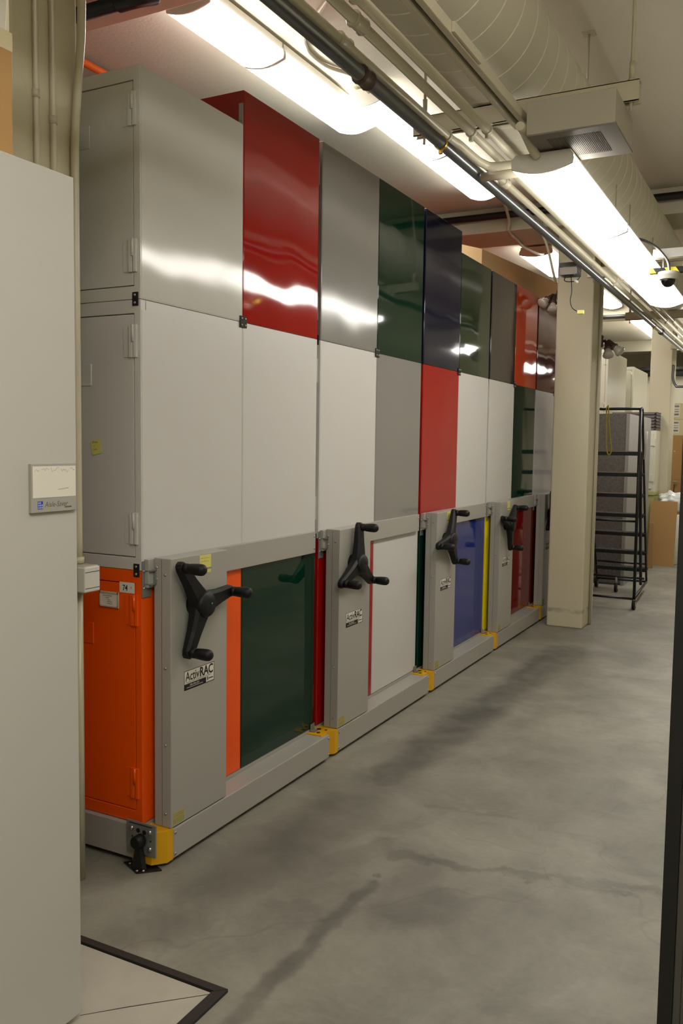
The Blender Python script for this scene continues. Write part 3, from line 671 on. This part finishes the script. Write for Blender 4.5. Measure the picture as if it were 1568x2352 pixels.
def conduit(pts, r, label, m='cream_conduit', couplings=(), group=None, clips=()):
    t = thing('conduit', pts[0], label, 'conduit', group)
    obj('pipe', tube(bm_(), pts, r, 14), m, t)
    for (p, q, mm) in couplings: obj('coupling', tube(bm_(), [p, p+(q-p)*0.12, p+(q-p)*0.2, p+(q-p)*0.8, p+(q-p)*0.88, q], [r+0.003, r+0.009, r+0.006, r+0.006, r+0.009, r+0.003], 12), mm, t)
    for (x, y, z) in clips:
        b = bm_(); (None if m == 'galvanised_conduit' else box(b, x-r-0.004, x+r+0.004, y-0.008, y+0.008, z+r-0.002, 2.7895)); box(b, x-0.006, x+0.006, y-0.008, y+0.008, z-r-0.018, z-r+0.002); tube(b, [(x, y-0.009, z), (x, y+0.009, z)], r+0.004, 14)
        obj('pipe_clip', b, 'cream_conduit' if m != 'galvanised_conduit' else 'brass', t)
    return t
V = Vector
# galvanised conduit, lowest of the run
conduit([(0.816, -3.9, 2.725), (0.816, 16.5, 2.725)], 0.0226, 'bare grey galvanised conduit running the length of the aisle', 'galvanised_conduit',
        [(V((0.816, 0.074, 2.725)), V((0.816, 0.148, 2.725)), 'brown_fitting'), (V((0.816, 6.74, 2.725)), V((0.816, 6.82, 2.725)), 'black_steel')], clips=[(0.816, 0.775, 2.725), (0.816, 6.27, 2.725)])
ZC, RC = 2.771, 0.0166
conduit(smooth_path([(0.817, -3.9, ZC), (0.817, -1, ZC), (0.817, 0.46, ZC), (0.817, 0.85, ZC), (0.828, 0.942, ZC-0.002), (0.850, 1.02, ZC-0.022), (0.882, 1.075, ZC-0.045), (0.935, 1.105, ZC-0.055), (1.15, 1.108, ZC-0.055), (1.25, 1.108, ZC-0.055)], 6), RC,
        'cream conduit that bends across to the grilled grey box', couplings=[(V((0.817, -0.074, ZC)), V((0.817, 0.0, ZC)), 'cream_conduit')], clips=[(0.817, 0.838, ZC)])
conduit([(0.915, -3.9, ZC), (0.915, 16.5, ZC)], RC, 'cream conduit between the bending one and the duct edge', couplings=[(V((0.915, -0.166, ZC)), V((0.915, -0.092, ZC)), 'cream_conduit')], clips=[(0.915, 0.838, ZC), (0.915, 4.05, ZC), (0.915, 6.31, ZC)])
conduit([(0.979, -3.9, ZC), (0.979, 16.5, ZC)], RC, 'cream conduit running just under the duct edge', couplings=[(V((0.979, -0.333, ZC)), V((0.979, -0.259, ZC)), 'cream_conduit')], clips=[(0.979, 0.838, ZC), (0.979, 4.05, ZC), (0.979, 6.31, ZC)])
conduit([(0.847, 1.173, 2.700), (1.05, 1.173, 2.700)], 0.0185, 'short straight cream conduit crossing towards the grey box')
conduit([(0.860, 1.20, 2.751), (0.860, 16.5, 2.751)], 0.0157, 'cream conduit continuing beyond the crossing conduit beside the grey pipe', couplings=[(V((0.860, 1.423, 2.751)), V((0.860, 1.479, 2.751)), 'cream_conduit')], clips=[(0.860, 4.05, 2.751)])
# slotted channel under the duct
t = thing('slotted_channel', (1.115, -1.2, 2.748), 'slotted cream channel along the underside of the duct', 'channel')
b = bm_(); box(b, 1.088, 1.112, -3.5, 0.835, 2.748, 2.785, 0.006); box(b, 1.127, 1.149, -3.5, 0.835, 2.748, 2.785, 0.003); box(b, 1.10, 1.135, -3.5, 0.835, 2.780, 2.784)
obj('channel', b, 'cream_conduit', t)
slot = None; y = -0.75
while y < 0.8:
    if slot is None: slot = obj('slot', box(bm_(), 1.113, 1.126, y, y+0.024, 2.765, 2.7801), 'black_matte', t); ys = y
    else: c_ = slot.copy(); COL.objects.link(c_); c_.parent = t; c_.location = slot.location+V((0, y-ys, 0))
    y += 0.046
obj('splice_plate', box(bm_(), 1.1495, 1.159, 0.0, 0.24, 2.752, 2.782, 0.001), 'cream_conduit', t)
# thin conduits feeding lights and lamps
obj('bent_conduit', tube(bm_(), smooth_path([(-0.19, 2.182, 3.58), (-0.20, 2.10, 3.60), (-0.215, 2.0, 3.614), (-0.285, 1.86, 3.615), (-0.295, 1.70, 3.615), (-0.27, 1.60, 3.615), (-0.19, 1.46, 3.615), (0.1, 1.2, 3.615)], 6), 0.011, 10), 'cream_conduit', None, 'thin cream conduit bent across the ceiling into a tube light', 'conduit')
obj('bent_conduit', tube(bm_(), smooth_path([(-0.17, 4.33, 3.58), (-0.17, 4.62, 3.60), (-0.20, 4.93, 3.50), (-0.22, 5.0, 3.42), (-0.23, 5.3, 3.405), (-0.26, 5.6, 3.41), (-0.29, 6.2, 3.47), (-0.31, 6.49, 3.53)], 6), 0.013, 10), 'cream_conduit', None, 'thin cream conduit dipping under the far beam towards a light', 'conduit')
obj('bent_conduit', tube(bm_(), smooth_path([(0.06, 4.99, 3.62), (0.07, 4.985, 3.4), (0.125, 4.985, 3.25), (0.165, 5.03, 3.06), (0.172, 5.12, 2.97)], 6), 0.011, 10), 'cream_conduit', None, 'thin cream conduit dropping to the flood lamps by the cabinets', 'conduit')
# dark pipes along the beams
PG = 'black pipes fixed to the ceiling beams'
t = thing('beam_pipe', (-1.5, 0.45, 3.36), 'black pipe under the near ceiling beam with an elbow end', 'pipe')
obj('pipe', tube(bm_(), [(-3.9, 0.42, 3.36), (-0.42, 0.42, 3.36)], 0.030, 14), 'black_steel', t)
obj('elbow', tube(bm_(), smooth_path([(-0.47, 0.42, 3.36), (-0.41, 0.42, 3.36), (-0.37, 0.44, 3.37), (-0.35, 0.5, 3.40)]), 0.037, 14), 'black_steel', t)
obj('beam_pipe', tube(bm_(), [(-3.9, 4.95, 3.545), (2.98, 4.95, 3.545)], 0.03, 14), 'black_steel', None, 'black pipe along the beam over the cream column', 'pipe')
obj('beam_pipe', tube(bm_(), [(-3.9, 10.28, 3.40), (2.98, 10.28, 3.40)], 0.03, 14), 'black_steel', None, 'black pipe along the beam over the second column', 'pipe')
t = thing('beam_pipe', (0, 15.0, 3.0), 'black pipe with a drop stub before the far wall', 'pipe')
obj('pipe', tube(bm_(), [(-3.9, 15.0, 3.05), (2.98, 15.0, 3.05)], 0.05, 12), 'black_steel', t)
obj('drop_stub', tube(bm_(), [(-0.45, 15.0, 3.05), (-0.45, 15.0, 3.42)], 0.03, 10), 'black_steel', t)
obj('orange_pipe', tube(bm_(), [(-1.375, 0.66, 3.57), (-1.375, 16.5, 3.57)], 0.020, 12), 'orange_pipe', None, 'thin orange pipe running under the ceiling behind the cabinets', 'pipe')

# grilled box
t = thing('ceiling_speaker_box', (1.328, 0.852, 2.667), 'grey box with a slotted grille hung under the strut', 'ceiling box')
obj('case', box(bm_(), 1.175, 1.482, 0.688, 1.017, 2.672, 2.788, 0.002), 'speaker_grey', t)
obj('bottom_cover', box(bm_(), 1.178, 1.486, 0.685, 1.020, 2.667, 2.673, 0.001), 'grille_grey', t)
b = bm_()
for q in range(30): box(b, 1.236+q*0.0063, 1.239+q*0.0063, 0.74, 0.957, 2.6658, 2.6675)
obj('grille_slots', b, 'ink_grey', t)
# junction box with loose wire
t = thing('junction_box', (0.70, 3.75, 2.75), 'open steel junction box with loose wiring on the grey conduit', 'junction box')
b = bm_(); box(b, 0.575, 0.69, 3.66, 3.78, 2.83, 2.833); box(b, 0.575, 0.578, 3.66, 3.78, 2.755, 2.833); box(b, 0.575, 0.69, 3.777, 3.78, 2.755, 2.833); box(b, 0.575, 0.69, 3.66, 3.663, 2.755, 2.80); box(b, 0.687, 0.69, 3.66, 3.78, 2.79, 2.833)
obj('box_shell', b, 'zinc', t)
obj('terminal', box(bm_(), 0.60, 0.66, 3.69, 3.75, 2.76, 2.80, 0.004), 'black_matte', t)
obj('wire', tube(bm_(), smooth_path([(0.64, 3.72, 2.76), (0.65, 3.71, 2.66), (0.645, 3.70, 2.60), (0.66, 3.69, 2.55), (0.70, 3.68, 2.52)]), 0.003, 6), 'black_matte', t)
obj('wire_loop', tube(bm_(), smooth_path([(0.61, 3.72, 2.76), (0.60, 3.71, 2.73), (0.63, 3.70, 2.715), (0.68, 3.70, 2.72), (0.70, 3.72, 2.75)]), 0.003, 6), 'black_matte', t)
obj('plug', box(bm_(), 0.697, 0.738, 3.668, 3.69, 2.505, 2.528, 0.003), 'paper_yellow', t)
obj('wire_nut', lathe(bm_(), [(0.008, 0), (0.01, 0.02), (0.005, 0.03)], axis((0.665, 3.70, 2.725), (0.5, 0, -0.4)), 8), 'white_plastic', t)
t.location += V((0.103, -0.468, -0.094))
# dome camera on hazard-taped strut
YD = 2.75
t = thing('hanging_strut', (1.7, YD, 2.60), 'white hanging strut above the taped strut', 'strut')
b = bm_(); box(b, 1.315, 2.10, YD-0.02, YD+0.02, 2.628, 2.672, 0.001); box(b, 1.315, 2.10, YD-0.026, YD+0.026, 2.622, 2.629, 0.001); obj('channel', b, 'white_enamel', t)
for x in (1.62, 2.05): obj('threaded_rod', tube(bm_(), [(x, YD, 2.672), (x, YD, CEIL)], 0.005, 8), 'zinc', t)
t = thing('taped_strut', (1.6, YD, 2.53), 'short strut wrapped in yellow and black hazard tape', 'strut')
b = bm_(); box(b, 1.30, 1.80, YD-0.022, YD+0.022, 2.540, 2.568, 0.001); obj('channel', b, 'hazard_yellow', t)
for x in (1.338, 1.458, 1.578, 1.698):
    obj('tape_stripe', prism(bm_(), [(x, 2.5395), (x+0.06, 2.5395), (x+0.04, 2.5685), (x-0.02, 2.5685)], lambda p: (p[0], YD-0.0235, p[1]), lambda p: (p[0], YD+0.0235, p[1])), 'black_matte', t)
for x in (1.372, 1.75): obj('threaded_rod', tube(bm_(), [(x, YD, 2.51), (x, YD, 2.622)], 0.005, 8), 'zinc', t)
for x in (1.40, 1.475): obj('bolt', tube(bm_(), [(x, YD, 2.568), (x, YD, 2.592)], 0.003, 6), 'zinc', t)
t = thing('dome_camera', (1.395, YD, 2.40), 'white dome security camera with a smoked bubble', 'security camera')
Mx = axis((1.404, YD-0.035, 2.539), (0, 0, -1)) @ Matrix.Scale(0.80, 4)
obj('base_ring', lathe(bm_(), [(0.064, 0), (0.070, 0.004), (0.070, 0.024), (0.063, 0.030), (0.060, 0.046), (0.055, 0.053)], Mx, 32), 'white_plastic', t)
obj('bubble', lathe(bm_(), [(0.048*math.cos(a*math.pi/16), 0.052+0.052*math.sin(a*math.pi/16)) for a in range(0, 9)], Mx, 32), 'dome_smoke', t)
fpts = smooth_path([(1.15, YD-0.04, 2.725), (1.195, YD-0.04, 2.734), (1.242, YD-0.04, 2.73), (1.29, YD-0.04, 2.709), (1.337, YD-0.04, 2.676), (1.373, YD-0.04, 2.635), (1.4, YD-0.04, 2.592), (1.409, YD-0.04, 2.544)], 12)
obj('flexible_conduit', tube(bm_(), fpts, [0.0085 if k % 2 else 0.0065 for k in range(len(fpts))], 10), 'galvanised_conduit', None, 'ribbed flexible metal conduit arching to the dome camera', 'conduit')

# flood lamps
def floods(base, out, label, b1, b2):
    t = thing('flood_lamp', base, label, 'flood lamp', 'twin flood lamps on the cream column')
    base = V(base); out = V(out).normalized()
    obj('wall_plate', lathe(bm_(), [(0.055, 0), (0.055, 0.008), (0.045, 0.02), (0.015, 0.024)], axis(base, out), 24), 'brown_fitting', t)
    hub = base+out*0.055
    obj('stem', tube(bm_(), [base+out*0.02, hub], 0.013, 12), 'brown_fitting', t)
    for dvec in (b1, b2):
        dv = V(dvec).normalized()
        obj('socket', lathe(bm_(), [(0.012, -0.01), (0.024, 0.01), (0.027, 0.07), (0.033, 0.075), (0.033, 0.09)], axis(hub, dv), 20), 'brown_fitting', t)
        obj('bulb', lathe(bm_(), [(0.020, 0.075), (0.024, 0.09), (0.040, 0.13), (0.047, 0.15), (0.046, 0.158), (0.030, 0.168), (0.012, 0.172), (0.001, 0.173)], axis(hub, dv), 28), 'bulb_glass', t)
floods((0.189, 5.2, 2.88), (-1, 0, 0), 'twin flood lamp facing the orange top cabinet', (-0.42, -0.68, -0.50), (0.10, -0.45, -0.90))
floods((0.501, 5.46, 2.50), (1, 0, 0), 'twin flood lamp on the aisle side of the cream column', (0.15, -0.45, -0.85), (0.75, -0.1, -0.65))
obj('conduit', tube(bm_(), [(0.512, 5.35, 0.0), (0.512, 5.35, CEIL)], 0.012, 10), 'cream_conduit', None, 'thin cream conduit down the aisle side of the cream column', 'conduit')
obj('conduit', tube(bm_(), smooth_path([(0.49, 10.45, 2.72), (0.49, 10.43, 2.55), (0.53, 10.42, 2.44), (0.62, 10.41, 2.42), (1.2, 10.41, 2.42)]), 0.017, 10), 'galvanised_conduit', None, 'grey conduit curving off the second column', 'conduit')

# cardboard sheet on top of the cabinets
t = thing('cardboard_sheet', (-0.17, 5.0, Z3), 'folded tan cardboard sheet standing on the shorter top cabinets', 'cardboard')
obj('long_panel', prism(bm_(), [(4.12, Z3+0.0005), (5.0, Z3+0.0005), (6.5, Z3+0.0005), (6.5, 3.22), (4.12, 3.085)], lambda p: (-0.160, p[0], p[1]), lambda p: (-0.154, p[0], p[1])), 'cardboard_tan', t)
obj('folded_end', prism(bm_(), [(-0.156, 4.12, 3.085), (-0.45, 3.72, 3.12), (-0.45, 3.72, Z3+0.0005), (-0.156, 4.12, Z3+0.0005)], lambda p: (p[0]-0.002, p[1]+0.002, p[2]), lambda p: (p[0]+0.002, p[1]-0.002, p[2])), 'cardboard_tan', t)

# ------------------------------------------------------------------ background: rolling ladder
t = thing('rolling_ladder', (0.43, 6.9, 0), 'black steel rolling ladder with grated steps behind the cream column', 'ladder')
XL, XR, YF, YB = 0.20, 0.735, 6.30, 7.52
sh = lambda y: -(y-6.3)*0.055 if y < 7.9 else 0
for x in (XL, XR):
    obj('upright', tube(bm_(), [(x, YF, 0.10), (x-0.008 if x > 0.4 else x+0.008, YF, 1.945)], 0.015, 10), 'black_steel', t)
    obj('stringer', tube(bm_(), [(x, YF+0.03, 1.53), (x+sh(YB)-0.05, YB-0.06, 0.08)], 0.016, 10), 'black_steel', t)
    obj('side_rail', tube(bm_(), [(x, YF, 1.93), (x, YF+0.025, 1.952), (x, YF+0.05, 1.93), (x+sh(YB), YB, 0.12)], 0.012, 10), 'black_steel', t)
    obj('base_rail', tube(bm_(), [(x, YF, 0.105), (x+sh(YB), YB, 0.105)], 0.013, 10), 'black_steel', t)
obj('top_rail', tube(bm_(), [(XL, YF, 1.945), (XR-0.008, YF, 1.945)], 0.014, 10), 'black_steel', t)
for (y, z) in ((YF, 0.105), (YB, 0.105), (YF+0.02, 0.86), (YB, 0.30)): obj('cross_bar', tube(bm_(), [(XL+sh(y), y, z), (XR+sh(y), y, z)], 0.012, 10), 'black_steel', t)
for k, (y, z) in enumerate(((6.36, 1.53), (6.56, 1.318), (6.73, 1.10), (6.90, 0.886), (7.07, 0.676), (7.24, 0.463), (7.40, 0.26))):
    XA, XB = XL+sh(y), XR+sh(y)
    b = bm_(); box(b, XA, XB, y-0.005, y, z-0.035, z); box(b, XA, XB, y+0.145, y+0.15, z-0.03, z)
    st = obj('step', b, 'black_steel', t); b = bm_(); x = XA+0.01
    while x < XB-0.01: box(b, x, x+0.004, y, y+0.145, z-0.02, z+0.006); x += 0.022
    for q in (0.04, 0.08, 0.12): box(b, XA, XB, y+q, y+q+0.004, z-0.012, z)
    obj('grating', b, 'tread_reflect_grey', st)
for (x, y) in ((XR, YF), (XL, YF), (0.39, 7.28), (XL+sh(YB), YB)):
    b = bm_(); tube(b, [(x, y, 0.165 if y > 7 else 0.105), (x, y, 0.075)], 0.012, 8); box(b, x-0.018, x-0.014, y-0.02, y+0.02, 0.035, 0.085); box(b, x+0.014, x+0.018, y-0.02, y+0.02, 0.035, 0.085); box(b, x-0.018, x+0.018, y-0.02, y+0.02, 0.08, 0.085)
    c = obj('caster', b, 'zinc', t)
    obj('caster_wheel', tube(bm_(), [(x-0.014, y, 0.048), (x+0.014, y, 0.048)], 0.048, 20), 'black_plastic', c)
obj('caster_beam', tube(bm_(), [(XL+sh(7.28), 7.28, 0.17), (XR+sh(7.28), 7.28, 0.17)], 0.012, 8), 'black_steel', t)
obj('yellow_cord', tube(bm_(), smooth_path([(0.410, YF-0.018, 1.955), (0.415, YF-0.020, 1.75), (0.418, YF+0.02, 1.55), (0.44, YF+0.035, 1.50), (0.462, YF+0.02, 1.55), (0.445, YF-0.022, 1.75), (0.428, YF-0.018, 1.955), (0.42, YF, 1.972), (0.410, YF-0.018, 1.955)]), 0.006, 8), 'yellow_cord', None, 'yellow cord looped over the ladder top rail', 'cord')
obj('paper_tube', tube(bm_(), [(0.765, 6.48, 1.73), (0.748, 6.5, 1.46)], 0.010, 10), 'white_plastic', None, 'slim white tube leaning on the ladder side rail', 'tube')
# speckled crate
t = thing('speckled_crate', (0.05, 8.4, 0), 'tall grey speckled crate behind the rolling ladder', 'crate')
obj('front_panel', box(bm_(), -0.45, 0.345, 7.77, 7.80, 0.02, 1.955, 0.003), 'speckled_grey', t)
obj('crate_body', box(bm_(), -0.45, 0.385, 7.80, 9.35, 0.0, 1.95, 0.004), 'plain_grey', t)
obj('corner_post', box(bm_(), 0.346, 0.386, 7.765, 7.80, 0.0, 1.95, 0.003), 'plain_grey', t)
obj('band', box(bm_(), -0.45, 0.345, 7.766, 7.77, 1.02, 1.06), 'grille_grey', t)
# white cabinet with trays on an olive stand
t = thing('white_cabinet', (0.05, 10.1, 0.98), 'small white cabinet on an olive stand carrying grey trays', 'cabinet')
obj('body', box(bm_(), -0.24, 0.37, 9.95, 10.38, 0.98, 1.808, 0.004), 'ivory_enamel', t)
dd = obj('door', box(bm_(), -0.21, 0.335, 9.932, 9.952, 1.02, 1.77, 0.003), 'ivory_enamel', t)
for z in (1.12, 1.60): obj('hinge', box(bm_(), 0.29, 0.36, 9.924, 9.935, z, z+0.10, 0.002), 'ivory_enamel', t)
t = thing('olive_stand', (0.05, 9.85, 0), 'olive green stand under the small white cabinet', 'stand')
obj('stand_body', box(bm_(), -0.24, 0.37, 9.95, 10.38, 0.0, 0.935, 0.004), 'olive_base', t)
obj('stand_top', box(bm_(), -0.25, 0.38, 9.935, 10.39, 0.935, 0.9795, 0.003), 'olive_base', t)
for k in range(6):
    z = 1.809+k*0.042
    tr = thing('tray', (0.05, 9.9, z), '%s grey metal tray of the stack on the small white cabinet' % ['lowest', 'second lowest', 'third', 'fourth', 'second highest', 'topmost'][k], 'tray', 'stacked grey trays')
    b = bm_(); box(b, -0.22, 0.36, 9.96, 10.36, z, z+0.004); box(b, -0.22, 0.36, 9.96, 9.965, z, z+0.036); box(b, 0.355, 0.36, 9.96, 10.36, z, z+0.036); box(b, -0.22, -0.215, 9.96, 10.36, z, z+0.036); box(b, -0.22, 0.36, 10.355, 10.36, z, z+0.036); box(b, 0.36, 0.372, 9.96, 10.36, z+0.032, z+0.0355)
    obj('pan', b, 'tray_grey', tr)
    obj('corner_notch', box(bm_(), 0.335, 0.352, 9.957, 9.961, z+0.006, z+0.026), 'black_matte', tr)
# far cabinet stacks
FC = [('light_grey_enamel', 9.80, -0.27), ('light_grey_enamel', 12.1, -0.31)]
NN = ['first', 'second']
TIER = ['bottom', 'middle', 'top']
for k, (m_, y, x) in enumerate(FC):
    zs = (0.12, 1.05, 1.98, 2.90 if k == 0 else 2.86)
    for q in range(3): cabinet('pale grey cabinet, %s of the %s far stack beyond the rolling ladder' % (TIER[q], NN[k]), 'ivory_enamel' if q else 'light_grey_enamel', x, y, y+1.42, zs[q], zs[q+1], -1, W=0.9, latch=False)
    obj('cabinet_plinth', box(bm_(), x-0.9, x, y, y+1.42, 0.0, 0.1195), 'carriage_grey', None, 'low grey plinth under the %s far cabinet stack' % NN[k], 'plinth')
# loose cardboard, plastic, cartons by the second column
obj('leaning_cardboard', prism(bm_(), [(0.335, 9.86), (0.68, 9.80), (0.682, 9.812), (0.337, 9.872)], lambda p: (p[0], p[1]-0.05, 0.0), lambda p: (p[0]+0.01, p[1]+0.02, 0.865)), 'cardboard', None, 'tall brown cardboard panel leaning beside the ladder', 'cardboard')
b = bm_(); bmesh.ops.create_icosphere(b, subdivisions=4, radius=1.0)
for v in b.verts:
    n_ = 1+0.10*math.sin(9*v.co.x+3*v.co.z)+0.08*math.sin(13*v.co.y+7*v.co.z)+0.05*math.sin(23*v.co.z+11*v.co.x); v.co = V((v.co.x*0.19*n_, v.co.y*0.14*n_, v.co.z*0.135*n_))
for f in b.faces: f.smooth = True
bmesh.ops.translate(b, verts=b.verts, vec=V((0.585, 10.12, 0.845)))
obj('plastic_bundle', b, 'plastic_film', None, 'crumpled clear plastic bundle on top of the white roll', 'plastic sheet')
t = thing('plastic_roll', (0.64, 10.1, 0), 'upright white plastic roll behind the cardboard panel', 'roll')
obj('roll', lathe(bm_(), [(0.085, 0), (0.095, 0.01), (0.095, 0.66), (0.08, 0.68)], axis((0.63, 10.08, 0), (0, 0, 1)), 28), 'white_plastic', t)
obj('core', tube(bm_(), [(0.715, 10.02, 0.12), (0.722, 10.02, 0.70)], 0.007, 8), 'zinc', t)
t = thing('orange_board', (0.30, 9.42, 0), 'narrow orange-brown wooden board behind the ladder', 'board')
obj('board', box(bm_(), 0.40, 0.455, 9.45, 9.50, 0.0, 0.60, 0.003), 'wood_brown', t)
# carton pile beyond the second column
zz = 0.0
PILE = [('wood_brown', 0.0, 0.55, 'brown carton at the bottom of the far pile'), ('cardboard', 0.55, 1.10, 'brown carton second from the floor in the far pile'), ('cardboard', 1.10, 1.765, 'large brown carton under the pale cartons'), ('cardboard_pale', 1.765, 2.005, 'pale carton with a printed label, lower of two'), ('cardboard_pale', 2.005, 2.25, 'pale carton with a printed label, topmost of the far pile')]
for m_, a, b_, lab in PILE:
    t = thing('carton', (0.8, 11.85, a), lab, 'carton')
    obj('carton_body', box(bm_(), 0.33, 1.3, 11.5, 12.2, a+0.0005, b_-0.0005, 0.004), m_, t)
    if m_ == 'cardboard_pale':
        l_ = obj('shipping_label', box(bm_(), 0.395, 0.475, 11.497, 11.5, a+0.03, b_-0.02), 'paper_white', t)
        b = bm_()
        for q, (za, zb) in enumerate(((0.75, 0.85), (0.60, 0.63), (0.45, 0.50), (0.25, 0.36))):
            for e in range(7): box(b, 0.400+e*0.009, 0.406+e*0.009, 11.4955, 11.497, a+za*(b_-a), a+zb*(b_-a))
        obj('label_print', b, 'ink_grey', l_)
    elif a == 1.10: obj('tape_label', box(bm_(), 0.412, 0.435, 11.497, 11.5, 1.52, 1.535), 'paper_yellow', t)
t = thing('open_carton', (0.62, 10.95, 0), 'open brown carton with pale flap by the second column', 'carton')
b = bm_(); box(b, 0.50, 0.95, 10.93, 10.94, 0.0, 1.05); box(b, 0.50, 0.95, 11.39, 11.40, 0.0, 1.05); box(b, 0.50, 0.51, 10.93, 11.40, 0, 1.05); box(b, 0.94, 0.95, 10.93, 11.40, 0, 1.05); box(b, 0.50, 0.95, 10.93, 11.40, 0, 0.01)
obj('carton_body', b, 'wood_brown', t)
obj('flap', prism(bm_(), [(10.93, 1.05), (10.80, 1.10), (10.80, 1.106), (10.94, 1.056)], lambda p: (0.50, p[0], p[1]), lambda p: (0.56, p[0], p[1])), 'cardboard_pale', t)
obj('dark_band', box(bm_(), -0.6, 0.62, 15.22, 15.4, 2.945, 3.105), 'black_matte', None, 'black band across the top of the far wall board', 'duct')
obj('wall_board', box(bm_(), -0.6, 2.95, 15.3, 15.4, 0.0, 2.944), 'far_wall_paint', None, 'pale wall board panel below the black band', 'board')
